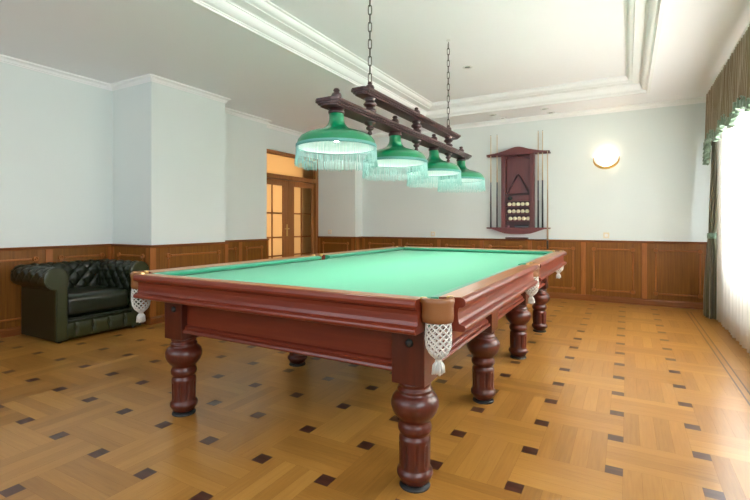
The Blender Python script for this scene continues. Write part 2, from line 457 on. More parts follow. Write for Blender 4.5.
# ------------------------------------------------------------------ wainscot
ZW = .93
def wainscot(name, path_pts, posts, frames, cap_path=None):
    """path_pts: (start, end) of a wall with the room on the left; posts: (s, width); frames: (s0, s1) along it."""
    p0, p1 = Vector(path_pts[0]), Vector(path_pts[1]); d = (p1-p0); L = d.length; d.normalize(); nrm = Vector((-d.y, d.x))
    r = root(name, (p0.x, p0.y, 0), kind='structure')
    ax = 'x' if abs(d.x) > .5 else 'y'
    railmat = M_RAILW if ax == 'x' else MATS['panel_rail_wood_y']
    def bx(m, s0, s1, o0, o1, z0, z1, bev=0.):
        a = p0+d*s0+nrm*o0; c = p0+d*s1+nrm*o1
        m.box(min(a.x, c.x), max(a.x, c.x), min(a.y, c.y), max(a.y, c.y), z0, z1, bev)
    m = MB(); bx(m, 0, L, 0, .018, .08, ZW-.03)
    # narrow vertical grooves between veneer strips come from the grain
    obj('panel_board', m, M_PANEL, r)
    m = MB(); q = [tuple(p0), tuple(p1)]
    m.sweep(q, [(0, 0), (.034, 0), (.034, .07), (.028, .085), (.02, .092), (0, .092)], closeprof=True)
    obj('baseboard', m, railmat, r)
    m = MB()
    m.sweep(q, [(0, ZW-.035), (.026, ZW-.035), (.028, ZW-.022), (.040, ZW-.016), (.044, ZW-.006), (.040, ZW), (0, ZW)], closeprof=True)
    obj('cap_rail', m, railmat, r)
    for s, w in posts:
        m = MB(); bx(m, max(0, s-w/2), min(L, s+w/2), 0, .028, .09, ZW-.034, .003)
        obj('panel_post', m, M_POST, r)
    for s0, s1 in frames:
        m = MB(); z0, z1, t, g = .175, .795, .022, .036
        for z in (z0, z1): bx(m, s0+g, s1-g, .016, .036, z-t/2, z+t/2, .007)
        for s in (s0, s1): bx(m, s-t/2, s+t/2, .016, .036, z0+g, z1-g, .007)
        for s in (s0, s1):
            for z in (z0, z1):                # rosette in each corner
                c = p0+d*s+nrm*.018
                vv = []
                pr = [(.0001, .010), (.008, .010), (.011, .002), (.016, .002), (.020, .020), (.027, .020), (.031, 0)]
                for rr, h in pr:
                    for k in range(12):
                        a = 2*PI*k/12; q3 = c+d*(rr*math.cos(a))+nrm*h
                        vv.append((q3.x, q3.y, z+rr*math.sin(a)))
                m.poly(vv, [(i*12+k, i*12+(k+1) % 12, (i+1)*12+(k+1) % 12, (i+1)*12+k) for i in range(len(pr)-1) for k in range(12)], True)
        obj('panel_moulding', m, M_POST, r)
wood('panel_rail_wood_y', (.18, .048, .009), (.28, .088, .017), 'y', .38, 0, .2, 45, .05, spec=.3)
# far wall, from the window corner to the pier
px = [1.13, .225, -.583, -1.378, -2.17, -2.955, -3.73, -4.535]
posts = [(XR-x, .065) for x in px]
fr = [(XR-px[k]+.145, XR-px[k+1]-.145) for k in range(7)]; fr[0] = (XR-.885, XR-.365)
posts[0] = (.09, .065)
wainscot('trim_3', ((XR, YF), (-4.575, YF)), posts, fr)
wainscot('trim_4', ((-4.575, YF), (-4.575, YP-.034)), [(.20, .1)], [])
wainscot('trim_5', ((-4.575, YP), (XE, YP)), [(.04, .07), (.86, .07)], [(.16, .74)])
wainscot('trim_6', ((XD, 5.70), (XD, 4.405)), [(.02, .05), (.63, .065)], [(.16, .5), (.73, 1.14)])
wainscot('trim_7', ((XC, 4.439), (XC, 3.3-.034)), [(.03, .065), (1.135, .075)], [(.165, .935)])
wainscot('trim_8', ((XC, 3.3), (XA, 3.3)), [(.035, .07), (.75, .07)], [(.13, .60)])
wainscot('trim_9', ((XA, 3.3), (XA, YB)), [(.035, .07)]+[(.72+.86*k, .07) for k in range(6)], [(.14, .6)]+[(.72+.86*k+.13, .72+.86*k+.73) for k in range(5)])

# ------------------------------------------------------------------ double door with transom
dr = root('door_1', (XE-.04, 6.5, 0), kind='structure')
x0, x1 = XE-.10, XE+.02
b = MB()
b.box(x0, x1, 5.681, 5.80, 0, 2.485, .004); b.box(x0, x1, 7.275, 7.358, 0, 2.485, .004)
b.box(x0, x1, 5.80, 7.275, 2.42, 2.485, .004); b.box(x0, x1, 5.80, 7.275, 1.99, 2.07, .004)
obj('door_frame', b, M_DOORW, dr)
b = MB(); b.box(XE-.05, XE-.042, 5.80, 7.275, 2.07, 2.42); obj('transom_pane', b, M_AMBER, dr)
for (a, c, g0, g1, mu) in ((5.803, 6.487, 5.90, 6.335, 6.062), (6.489, 7.272, 6.652, 7.19, 6.885)):
    b = MB(); X0, X1 = XE-.075, XE-.025
    b.box(X0, X1, a, g0, .01, 1.985, .003); b.box(X0, X1, g1, c, .01, 1.985, .003)
    b.box(X0, X1, g0, g1, 1.88, 1.985, .003); b.box(X0, X1, g0, g1, .01, .30, .003)
    b.box(X0+.008, X1-.008, mu-.014, mu+.014, .30, 1.88, .003)
    for z in (1.373, .934, .6): b.box(X0+.008, X1-.008, g0, g1, z-.013, z+.013, .003)
    leaf = obj('door_leaf', b, M_DOORW, dr)
    b = MB(); b.box(XE-.053, XE-.047, g0, g1, .30, 1.88); obj('door_pane', b, M_AMBER, leaf)
    if a < 6:
        b = MB(); b.box(X1, X1+.006, 6.425, 6.463, .95, 1.17, .002)
        b.tube([(X1, 6.444, 1.09), (X1+.045, 6.444, 1.09), (X1+.055, 6.44, 1.09), (X1+.055, 6.33, 1.088)], .009, 8)
        obj('door_handle', b, M_BRASS, leaf)
# corridor behind the door
b = MB()
b.box(-7.75, -7.6, 4.7, 8.5, 0, 2.9); b.box(-7.6, -5.8, 4.7, 4.85, 0, 2.9); b.box(-7.6, -5.62, 8.35, 8.5, 0, 2.9); b.box(-7.75, -5.62, 4.7, 8.5, 2.9, 2.95)
struct('wall_corridor', b, M_GREYWALL)
b = MB(); b.box(-6.3, -5.575, 6.90, 7.27, 0, 2.9); struct('pane_light_blocker', b, M_DARKWOOD)  # unseen block added to keep corridor light off the right-hand panes

# ------------------------------------------------------------------ billiard table
TXC, TYC, HX, HY = -1.627, 3.515, 1.06, 1.915
tb = root('billiard_table', (TXC, TYC, 0), 'long mahogany billiard table with green cloth, turned legs and white net pockets', 'billiard table')
TX = (TXC-HX, TXC+HX); TYY = (TYC-HY, TYC+HY-.03)
LEGX = (-2.412, -.836); LEGY = [1.855+1.107*k for k in range(4)]
# rail cross-section: o = inward from the outer face, z
railp = [(.0, .752), (.003, .745), (.010, .741), (.10, .741), (.115, .80), (.115, .874), (.02, .880), (.011, .878), (.004, .872), (.0, .862), (.001, .852), (.007, .844), (.017, .840), (.027, .838), (.031, .832), (.033, .815), (.031, .788), (.027, .773), (.020, .769), (.008, .767), (.002, .763), (.0, .757)]
cushp = [(.115, .874), (.120, .8755), (.150, .872), (.168, .866), (.172, .859), (.168, .848), (.150, .842), (.135, .835), (.115, .835)]
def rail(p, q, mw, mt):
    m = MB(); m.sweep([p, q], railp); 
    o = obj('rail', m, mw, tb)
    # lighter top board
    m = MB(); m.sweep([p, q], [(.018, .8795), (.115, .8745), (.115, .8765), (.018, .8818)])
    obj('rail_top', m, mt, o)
    m = MB()
    d = (Vector(q)-Vector(p)).normalized()*.035
    m.sweep([tuple(Vector(p)-d*.2), tuple(Vector(q)+d*.2)], cushp, smooth=False); obj('cushion', m, M_FELTC, o)
    return o
CG = .155; SG = .075     # corner gap, half side gap
rail((TX[0]+CG, TYY[0]), (TX[1]-CG, TYY[0]), M_MAH_X, M_TOP_X)
rail((TX[1], TYY[0]+CG), (TX[1], TYC-SG), M_MAH_Y, M_TOP_Y)
rail((TX[1], TYC+SG), (TX[1], TYY[1]-CG), M_MAH_Y, M_TOP_Y)
rail((TX[1]-CG, TYY[1]), (TX[0]+CG, TYY[1]), M_MAH_X, M_TOP_X)
rail((TX[0], TYY[1]-CG), (TX[0], TYC+SG), M_MAH_Y, M_TOP_Y)
rail((TX[0], TYC-SG), (TX[0], TYY[0]+CG), M_MAH_Y, M_TOP_Y)
# bed with pocket cut-outs
def bed_outline(ins):
    x0, x1, y0, y1 = TX[0]+ins, TX[1]-ins, TYY[0]+ins, TYY[1]-ins
    r = .075; pts = []
    def cut(cx, cy, a0, a1, n=8): pts.extend([(cx+r*math.cos(a0+(a1-a0)*i/n), cy+r*math.sin(a0+(a1-a0)*i/n)) for i in range(n+1)])
    cut(x0, y0, PI/2, 0); cut(x1, y0, PI, PI/2); cut(x1, TYC, 1.5*PI, PI/2); cut(x1, y1, 1.5*PI, PI); cut(x0, y1, 2*PI, 1.5*PI); cut(x0, TYC, PI/2, -PI/2)
    return pts
m = MB(); m.prism(bed_outline(.105), .748, .838, 'z'); obj('bed', m, M_FELT, tb)
# frame under the bed: four boards with moulded lower edge
fx0, fx1, fy0, fy1 = LEGX[0]-.038, LEGX[1]+.038, LEGY[0]-.038, LEGY[3]+.038
fp = [(0, .745), (0, .565), (-.012, .560), (-.018, .552), (-.016, .544), (-.028, .538), (-.032, .528), (-.028, .520), (.03, .520), (.03, .745)]
for p, q, mt in (((fx0, fy0), (fx1, fy0), M_MAH_X), ((fx1, fy0), (fx1, fy1), M_MAH_Y), ((fx1, fy1), (fx0, fy1), M_MAH_X), ((fx0, fy1), (fx0, fy0), M_MAH_Y)):
    m = MB(); m.sweep([p, q], fp); obj('frame_board', m, mt, tb)
for k in (1, 2):
    m = MB(); m.box(fx0+.03, fx1-.03, LEGY[k]-.04, LEGY[k]+.04, .56, .745); obj('cross_beam', m, M_MAH_X, tb)
legp = [(.0, .018), (.052, .018), (.058, .024), (.066, .03), (.070, .044), (.078, .05), (.082, .062), (.080, .076), (.072, .084), (.069, .09), (.072, .215), (.070, .226), (.062, .234), (.062, .240), (.070, .246), (.076, .258), (.0765, .272), (.072, .286), (.066, .295), (.068, .302), (.084, .318), (.100, .340), (.108, .365), (.108, .385), (.100, .406), (.086, .420), (.078, .426), (.078, .433), (.080, .438), (.077, .445), (.070, .449), (.069, .456), (.074, .461), (.075, .470), (.070, .476), (.0, .476)]
# finer steps for the fluted column
lp2 = []
for a, c in zip(legp, legp[1:]):
    n = 12 if abs(a[1]-.09) < 1e-6 else 1
    lp2 += [(a[0]+(c[0]-a[0])*i/n, a[1]+(c[1]-a[1])*i/n) for i in range(n)]
lp2.append(legp[-1])
def flute(r, z, a):
    if .105 < z < .20:
        k = (a/(2*PI)*9) % 1.
        if abs(k-.5) < .16:
            return r-.008*math.cos((k-.5)/.16*PI/2)**.5
    return r
first = None
for i, X in enumerate(LEGX):
    for Y in LEGY:
        if first is None:
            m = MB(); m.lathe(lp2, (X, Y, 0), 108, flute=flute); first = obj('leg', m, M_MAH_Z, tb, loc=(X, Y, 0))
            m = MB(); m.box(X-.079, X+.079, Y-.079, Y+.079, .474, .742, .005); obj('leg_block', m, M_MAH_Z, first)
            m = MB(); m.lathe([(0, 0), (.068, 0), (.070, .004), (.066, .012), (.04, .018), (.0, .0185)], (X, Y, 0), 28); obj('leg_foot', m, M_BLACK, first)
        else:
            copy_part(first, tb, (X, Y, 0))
for X in LEGX:
    for Y, s in ((LEGY[0], -1), (LEGY[3], 1)):
        m = MB(); yy = Y+s*.079
        pr = [(.0001, .012), (.012, .011), (.017, .007), (.019, 0)]
        m.poly([(X+.01+r*math.cos(2*PI*k/14), yy+s*h, .66+r*math.sin(2*PI*k/14)) for r, h in pr for k in range(14)], [(i*14+k, i*14+(k+1) % 14, (i+1)*14+(k+1) % 14, (i+1)*14+k) for i in range(3) for k in range(14)], True)
        obj('bolt_cover', m, M_BLACK, tb)
# pockets
def pocket(cx, cy, ang, span, R):
    """leather yoke open towards the bed, net bag and tassel; ang points outwards"""
    m = MB(); n = 20
    sec = [(.0, .79), (.004, .786), (.010, .788), (.013, .81), (.012, .845), (.016, .865), (.016, .878), (.010, .886), (.0, .886), (-.006, .878), (-.004, .86), (-.002, .83)]
    pts = []
    for i in range(n+1):
        a = ang-span/2+span*i/n
        for o, z in sec: pts.append((cx+(R+o)*math.cos(a), cy+(R+o)*math.sin(a), z))
    k = len(sec)
    fs = [(i*k+q, (i+1)*k+q, (i+1)*k+(q+1) % k, i*k+(q+1) % k) for i in range(n) for q in range(k)]
    fs += [tuple(range(k)), tuple(n*k+q for q in range(k-1, -1, -1))]
    m.poly(pts, fs, True)
    o = obj('pocket', m, M_LEATHER_TAN, tb, loc=(cx, cy, .8))
    # brass tips where the yoke meets the rails
    for s in (-1, 1):
        m = MB()
        a = ang+s*span/2; e = Vector((cx+(R+.004)*math.cos(a), cy+(R+.004)*math.sin(a), 0))
        m.box(e.x-.012, e.x+.012, e.y-.012, e.y+.012, .866, .887, .004)
        obj('pocket_plate', m, M_BRASS, o)
    m = MB()
    def rad(t):   # t 0 top .. 1 bottom
        pr = [(0, .048), (.25, .051), (.5, .052), (.7, .048), (.85, .037), (.95, .020), (1, .010)]
        for (a, r0), (c, r1) in zip(pr, pr[1:]):
            if t <= c: return r0+(r1-r0)*(t-a)/(c-a)
        return .01
    zt, zb = .80, .638
    off = Vector((math.cos(ang), math.sin(ang)))*.012
    for fam in (1, -1):
        for q in range(11):
            pth = []
            for i in range(25):
                t = i/24; a = 2*PI*q/11+fam*t*PI*1.15
                r = rad(t); pth.append((cx+off.x+r*math.cos(a), cy+off.y+r*math.sin(a), zt+(zb-zt)*t))
            m.tube(pth, .0031, 5)
    m.tube([(cx+off.x+rad(0)*math.cos(2*PI*i/20), cy+off.y+rad(0)*math.sin(2*PI*i/20), zt) for i in range(20)], .005, 5, closed=True)
    obj('pocket_net', m, M_ROPE, o)
    m = MB(); rn = random.Random(5)
    m.sphere((cx+off.x, cy+off.y, zb-.004), .013, 10, 8)
    for q in range(34):
        a = q*2.4; rr = .026*math.sqrt((q+.5)/34)
        m.tube([(cx+off.x+.3*rr*math.cos(a), cy+off.y+.3*rr*math.sin(a), zb-.004), (cx+off.x+.85*rr*math.cos(a), cy+off.y+.85*rr*math.sin(a), zb-.024), (cx+off.x+rr*math.cos(a), cy+off.y+rr*math.sin(a), zb-.052-rn.uniform(0, .01))], .0035, 5)
    obj('pocket_tassel', m, M_ROPE, o)
ci = .100
pocket(TX[1]-ci, TYY[0]+ci, -PI/4, PI*1.05, .054); pocket(TX[0]+ci, TYY[0]+ci, -3*PI/4, PI*1.05, .054)
pocket(TX[1]-ci, TYY[1]-ci, PI/4, PI*1.05, .054); pocket(TX[0]+ci, TYY[1]-ci, 3*PI/4, PI*1.05, .054)
pocket(TX[1]-.072, TYC, 0, PI*1.0, .058); pocket(TX[0]+.072, TYC, PI, PI*1.0, .058)

# ------------------------------------------------------------------ lamp over the table
LX = TXC
lp = root('billiard_lamp', (LX, 3.66, ZT), 'long dark wood billiard lamp with four green fringed shades hanging on two chains', 'lamp')
def beam(name, y0, y1, zb, w):
    m = MB()
    lay = [(w/2-.022, zb, zb+.012), (w/2-.010, zb+.012, zb+.024), (w/2, zb+.024, zb+.042)]
    for hw, a, c in lay:
        e = w/2-hw; ch = .03
        ya, yb = y0+e, y1-e
        m.prism([(LX-hw+ch, ya), (LX+hw-ch, ya), (LX+hw, ya+ch), (LX+hw, yb-ch), (LX+hw-ch, yb), (LX-hw+ch, yb), (LX-hw, yb-ch), (LX-hw, ya+ch)], a, c, 'z')
    return obj(name, m, M_BEAM, lp)
beam('lower_beam', 2.25, 5.03, 1.918, .17); beam('upper_beam', 2.65, 4.67, 2.088, .15)
LYS = [2.39, 3.225, 4.06, 4.875]; CYS = [2.82, 3.645, 4.46]
ball = lambda z, r: [(r*.55, z-r*.8), (r*.9, z-r*.4), (r, z), (r*.9, z+r*.4), (r*.55, z+r*.8)]
for y in CYS:
    m = MB()
    pr = [(.0, 1.822), (.013, 1.826), (.019, 1.838), (.013, 1.850), (.012, 1.856), (.025, 1.864), (.030, 1.876), (.020, 1.886), (.016, 1.890), (.034, 1.898), (.043, 1.908), (.045, 1.918), (.045, 1.960), (.034, 1.968), (.026, 1.976), (.040, 1.985), (.049, 1.998), (.040, 2.012), (.026, 2.018), (.026, 2.025), (.040, 2.034), (.049, 2.047), (.040, 2.060), (.032, 2.066), (.038, 2.078), (.043, 2.088), (.043, 2.130), (.030, 2.137), (.022, 2.143), (.031, 2.154), (.034, 2.168), (.027, 2.184), (.015, 2.190), (.018, 2.200), (.012, 2.211), (.0, 2.214)]
    m.lathe(pr, (LX, y, 0), 20); obj('baluster', m, M_BEAMZ, lp)
def chain(y, z0, z1):
    m = MB(); n = 14; pitch = (z1-z0)/n
    for i in range(n):
        zc = z0+pitch*(i+.5); hl = pitch*.5+.006-.0; hw = .0125; pth = []
        for k in range(16):
            a = 2*PI*k/16; s = math.copysign(1, math.sin(a))
            w = hw*math.cos(a); z = zc+(hl-hw)*s*min(1, abs(math.sin(a))*3)+hw*math.sin(a)*.9
            pth.append((LX+w*.75, y+w*.66, z) if i % 2 == 0 else (LX-w*.66, y+w*.75, z))
        m.tube(pth, .0034, 5, closed=True)
    return m
for y in (CYS[0], CYS[2]):
    obj('chain', chain(y, 2.208, 3.072), M_STEEL, lp)
    m = MB(); m.lathe([(0, 3.1), (.022, 3.1), (.022, 3.094), (.008, 3.088), (.006, 3.066), (0, 3.065)], (LX, y, 0), 14); obj('ceiling_hook', m, M_WHITEP, lp)
LAMPC = []
shade0 = None
for y in LYS:
    if shade0 is None:
        m = MB()
        out = [(.044, 1.896), (.047, 1.894), (.047, 1.85), (.050, 1.834), (.057, 1.818), (.070, 1.802), (.092, 1.787), (.125, 1.775), (.165, 1.764), (.200, 1.752), (.228, 1.735), (.246, 1.712), (.2535, 1.688), (.255, 1.672)]
        m.mi = 0; m.lathe(out, (LX, y, 0), 56)
        m.mi = 1; m.lathe([(max(.03, r-.004), z-.003) for r, z in out[1:]], (LX, y, 0), 56)
        shade0 = obj('lamp_shade', m, [M_GREEN, M_SHADEIN], lp, loc=(LX, y, 1.9))
        m = MB(); m.lathe([(0, 1.885), (.050, 1.885), (.053, 1.892), (.053, 1.902), (.047, 1.908), (.053, 1.918), (.02, 1.919)], (LX, y, 0), 20)
        m.lathe([(0, 1.960), (.034, 1.960), (.032, 1.968), (.021, 1.976), (.031, 1.988), (.035, 2.003), (.028, 2.018), (.016, 2.025), (.022, 2.036), (.016, 2.048), (0, 2.053)], (LX, y, 0), 18)
        obj('shade_holder', m, M_BEAMZ, shade0)
        m = MB(); m.lathe([(.2545, 1.686), (.259, 1.684), (.260, 1.668), (.256, 1.664), (.2525, 1.668)], (LX, y, 0), 56); obj('shade_braid', m, M_BAND, shade0)
        m = MB(); rn = random.Random(9); N = 190
        for i in range(N):
            a = 2*PI*i/N+rn.uniform(-.004, .004); r0 = .2565; r1 = .262+rn.uniform(-.006, .006); l = .118+rn.uniform(-.006, .010)
            a2 = a+rn.uniform(-.014, .014)
            m.tube([(LX+r0*math.cos(a), y+r0*math.sin(a), 1.670), (LX+.259*math.cos((a+a2)/2), y+.259*math.sin((a+a2)/2), 1.670-l*.5), (LX+r1*math.cos(a2), y+r1*math.sin(a2), 1.670-l)], [.0016, .0017, .0019], 4)
        obj('shade_fringe', m, M_FRINGE, shade0, weld=False)
        m = MB(); m.sphere((LX, y, 1.745), .034, 16, 10, 1.2); m.lathe([(0, 1.905), (.014, 1.905), (.016, 1.79), (0, 1.785)], (LX, y, 0), 12)
        obj('bulb', m, M_BULB, shade0)
    else:
        copy_part(shade0, lp, (LX, y, 1.9))

# ------------------------------------------------------------------ armchair
AX0, AX1, AYC = -5.595, -4.875, 2.722   # back (path), front, centre
ac = root('armchair', (-5.22, AYC, 0), 'dark green buttoned leather armchair with rolled arms against the wood panelling', 'armchair')
HWY = .4115
def apath(s):      # s in metres along the U, from the front of one arm round the back to the other
    rc = .05; La = (AX1-AX0)-rc; Lc = rc*PI/2; Lb = 2*(HWY-rc)
    T = 2*La+2*Lc+Lb
    if s < La: return (AX1-s, AYC-HWY), (0, -1)
    s -= La
    if s < Lc:
        a = s/rc; return (AX0+rc-rc*math.sin(a), AYC-HWY+rc-rc*math.cos(a)), (-math.sin(a), -math.cos(a))
    s -= Lc
    if s < Lb: return (AX0, AYC-HWY+rc+s), (-1, 0)
    s -= Lb
    if s < Lc:
        a = s/rc; return (AX0+rc-rc*math.cos(a), AYC+HWY-rc+rc*math.sin(a)), (-math.cos(a), math.sin(a))
    s -= Lc
    return (AX0+rc+s, AYC+HWY), (0, 1)
ATOT = 2*((AX1-AX0)-.05)+2*(.05*PI/2)+2*(HWY-.05)
RO, RZ, RR = .016, .640, .106
aprof = [(-.095, .26), (-.095, .34), (-.095, .42), (-.094, .50), (-.093, .58)]
aprof += [(RO-RR*math.cos(t), RZ+RR*math.sin(t)) for t in [PI*1.42*i/18 for i in range(1, 19)]]
aprof += [(.022, .52), (.022, .40), (.022, .022)]
# resample
def resamp(pr, step):
    out = [pr[0]]
    for a, c in zip(pr, pr[1:]):
        L = math.hypot(c[0]-a[0], c[1]-a[1]); n = max(1, round(L/step))
        out += [(a[0]+(c[0]-a[0])*i/n, a[1]+(c[1]-a[1])*i/n) for i in range(1, n+1)]
    return out
ap = resamp(aprof, .011); cum = [0]
for a, c in zip(ap, ap[1:]): cum.append(cum[-1]+math.hypot(c[0]-a[0], c[1]-a[1]))
NB = 30; du = ATOT/NB; dv = .09
roll_end = next(cum[i] for i in range(len(ap)) if ap[i][0] > .05 and ap[i][1] < .60) if True else .6
def tuft(u, v):
    """puffed diamonds: buttons on a staggered lattice, creases along the diagonals"""
    p = u/du; q = v/dv
    a = (p+q); c = (p-q)
    da = abs(a/2-round(a/2))*2; dc = abs(c/2-round(c/2))*2       # distance to the diagonal creases, 0..1
    crease = -.016*(math.exp(-(da/.16)**2)+math.exp(-(dc/.16)**2))
    puff = .012*min(1, da)*min(1, dc)
    return crease+puff-.006*math.exp(-((da/.3)**2+(dc/.3)**2))
m = MB(); NU = 200; NV = len(ap)-1
def shell(fu, fv):
    s = fu*ATOT; j = round(fv*NV); o, z = ap[j]
    (x, y), (nx, ny) = apath(min(s, ATOT-1e-6))
    # section normal
    a = ap[max(0, j-1)]; c = ap[min(NV, j+1)]; tx, tz = c[0]-a[0], c[1]-a[1]; l = math.hypot(tx, tz); no, nz = -tz/l, tx/l
    w = max(0, min(1, (roll_end+.0-cum[j])/.06)); e = min(1, min(s, ATOT-s)/.03)
    dsp = (tuft(s, cum[j]-.03) if w > 0 else 0)*w*e
    o2 = min(o+no*dsp, .016+.10*abs(ny)); z2 = z+nz*dsp
    return (x+nx*o2, y+ny*o2, z2)
m.grid(shell, NU, NV, smooth=True)
bt = MB()
for i in range(NB+1):
    for j in range(0, 7):
        if (i+j) % 2: continue
        v = .03+j*dv
        s = i*du
        if v > roll_end-.05 or s < .03 or s > ATOT-.03 or v < .1: continue
        k = min(range(len(cum)), key=lambda q: abs(cum[q]-v)); o, z = ap[k]; (x, y), (nx, ny) = apath(s)
        a = ap[max(0, k-1)]; c = ap[min(NV, k+1)]; tx, tz = c[0]-a[0], c[1]-a[1]; l = math.hypot(tx, tz); no, nz = -tz/l, tx/l
        m.sphere((x+nx*(o-no*.022), y+ny*(o-no*.022), z-nz*.022), .011, 8, 6)
obj('arms_and_back', m, M_LEATHER, ac, weld=False)
bt.bm.free()
for s in (-1, 1):            # scrolled arm fronts
    yc = AYC+s*HWY; pts = []
    for i in range(22):
        t = PI*1.0-PI*1.46*i/21
        pts.append((RO+(RR+.004)*math.cos(t), RZ+(RR+.004)*math.sin(t)))
    pts += [(.024, .50), (.024, .022), (-.078, .022), (-.078, .56)]
    pts = [(yc+s*o, z) for o, z in pts]
    m = MB(); t = bmesh.new()
    n = len(pts)
    vs0 = [t.verts.new((AX1-.02, p[0], p[1])) for p in pts]; vs1 = [t.verts.new((AX1+.028, p[0], p[1])) for p in pts]
    t.faces.new(vs0); t.faces.new(vs1[::-1]); 
    for i in range(n): t.faces.new((vs0[i], vs0[(i+1) % n], vs1[(i+1) % n], vs1[i]))
    bmesh.ops.recalc_face_normals(t, faces=t.faces[:])
    ed = [e for e in t.edges if all(v in vs1 for v in e.verts)]
    bmesh.ops.bevel(t, geom=ed, offset=.012, segments=3, affect='EDGES', profile=.5)
    m.merge(t)
    o = obj('arm_front', m, M_LEATHER2, ac)
    m = MB(); pth = [(AX1+.020, p[0]+(.0), p[1]) for p in pts]; m.tube(pth, .005, 6, closed=True); obj('arm_piping', m, M_LEATHER, o)
m = MB(); m.box(AX0+.05, AX1-.01, AYC-HWY+.02, AYC+HWY-.02, .03, .225, .01); obj('seat_base', m, M_LEATHER, ac)
# front panel with four buttoned pleats
m = MB(); fy0a, fy1a = AYC-HWY+.075, AYC+HWY-.075
def fpan(u, v):
    y = fy0a+(fy1a-fy0a)*u; z = .028+.165*v; e = min(1, 8*u, 8*(1-u)); ez = math.sin(PI*min(1, max(0, v)))**.35 if 0 < v < 1 else 0
    k = u*4-.5; dist = abs(k-round(k))
    ridge = -.020*math.exp(-(dist/.07)**2)
    hole = -.016*math.exp(-((dist/.10)**2+((v-.55)/.16)**2))
    return (AX1+.004+(.026+ridge+hole)*ez, y, z)
m.grid(fpan, 80, 20)
for k in range(4): m.sphere((AX1+.008, fy0a+(fy1a-fy0a)*(k+.5)/4, 0.028+.165*.55), .012, 8, 6)
fpn = obj('front_panel', m, M_LEATHER2, ac, weld=False)
m = MB(); m.tube([(AX1+.018, fy0a, .208), (AX1+.022, AYC, .208), (AX1+.018, fy1a, .208)], .008, 8); m.box(AX1-.02, AX1+.012, fy0a, fy1a, .195, .232, .006)
obj('front_piping', m, M_LEATHER, fpn)
# seat cushion
m = MB()
cx0, cx1, cy0, cy1 = AX0+.10, AX1+.005, fy0a-.003, fy1a+.003
def cush(u, v):
    th = 2*PI*u; ph = -PI/2+PI*v
    sg = lambda a, p: math.copysign(abs(a)**p, a)
    x = (cx0+cx1)/2+(cx1-cx0)/2*sg(math.cos(ph), .28)*sg(math.cos(th), .22)
    y = (cy0+cy1)/2+(cy1-cy0)/2*sg(math.cos(ph), .28)*sg(math.sin(th), .22)
    q = 1-.35*(((x-(cx0+cx1)/2)/((cx1-cx0)/2))**4)*.3
    z = .345+.120*sg(math.sin(ph), .4)*q
    return (x, y, z)
m.grid(cush, 96, 40, closeu=True); sc_ = obj('seat_cushion', m, M_LEATHER, ac, weld=False)
for X in (AX0+.06, AX1-.03):
    for s in (-1, 1):
        m = MB(); Y = AYC+s*(HWY-.03); m.lathe([(0, 0), (.018, 0), (.022, .012), (.026, .028), (0, .03)], (X, Y, 0), 14); obj('foot', m, M_BLACK, ac)

# ------------------------------------------------------------------ cue rack on the far wall
RX = -1.56
rk = root('cue_rack', (RX, YF-.05, 1.0), 'dark red wooden wall rack with arched crest and ball shelves on the far wall', 'cue rack')
yb, yf = YF-.002, YF-.11
m = MB(); m.box(RX-.262, RX+.262, yb-.015, yb, 1.10, 2.32); obj('back_panel', m, M_RACK, rk)
for s in (-1, 1):
    m = MB(); a, c = sorted((RX+s*.262, RX+s*.198)); m.box(a, c, yf+.012, yb-.015, 1.12, 2.305, .003)
    m.box(*sorted((RX+s*.205, RX+s*.188)), yf+.03, yb-.015, 1.12, 2.305)
    obj('side_stile', m, M_RACK, rk)
m = MB(); pts = [(-.50, 2.318), (-.50, 2.338), (-.44, 2.342), (-.36, 2.352), (-.25, 2.375), (-.17, 2.395), (-.10, 2.42), (-.04, 2.434), (0, 2.437), (.04, 2.434), (.10, 2.42), (.17, 2.395), (.25, 2.375), (.36, 2.352), (.44, 2.342), (.50, 2.338), (.50, 2.318)]
m.prism([(RX+x, z) for x, z in pts], yf-.01, yf+.012, 'y'); m.box(RX-.27, RX+.27, yf-.012, yb, 2.305, 2.325, .003); m.box(RX-.50, RX+.50, yf+.052, yb, 2.305, 2.325, .003); m.box(RX-.50, RX-.488, yf, yf+.06, 2.305, 2.325); m.box(RX+.488, RX+.50, yf, yf+.06, 2.305, 2.325)
top = obj('top_shelf', m, M_RACK, rk)
m = MB()
pth = [(RX-.19, yf+.02, 2.23)]+[(RX-.19+.38*i/12, yf+.02, 2.235+.055*math.sin(PI*i/12)) for i in range(1, 12)]+[(RX+.19, yf+.02, 2.23)]
m.tube(pth, .008, 6); m.lathe([(0, -.02), (.014, -.015), (.018, 0), (.012, .016), (0, .02)], (RX, yf+.015, 2.288), 10); obj('arch_moulding', m, M_RACKD, rk)
m = MB(); pts = [(-.50, 1.10), (-.50, 1.12), (.50, 1.12), (.50, 1.10), (.42, 1.095), (.36, 1.075), (.28, 1.045), (.20, 1.022), (.1, 1.012), (-.1, 1.012), (-.20, 1.022), (-.28, 1.045), (-.36, 1.075), (-.42, 1.095)]
m.prism([(RX+x, z) for x, z in pts], yf-.01, yf+.012, 'y'); m.box(RX-.50, RX+.50, yf-.012, yb, 1.10, 1.12, .003)
obj('bottom_shelf', m, M_RACK, rk)
BZ = (1.468, 1.350, 1.232)        # ball shelves, top surface
m = MB(); m.box(RX-.19, RX+.19, yf+.02, yb-.015, 1.645, 1.66, .002); m.box(RX-.19, RX+.19, yf+.018, yf+.026, 1.66, 1.672); obj('middle_shelf', m, M_RACKD, rk)
for z in BZ:
    m = MB(); m.box(RX-.19, RX+.19, yf+.01, yb-.015, z-.014, z, .002); m.box(RX-.19, RX+.19, yf+.008, yf+.014, z-.014, z+.005)
    obj('ball_shelf', m, M_RACK, rk)
m = MB(); m.box(RX-.19, RX+.19, yf+.03, yb-.015, 1.555, 1.645, .002); obj('drawer_front', m, M_RACK, rk)
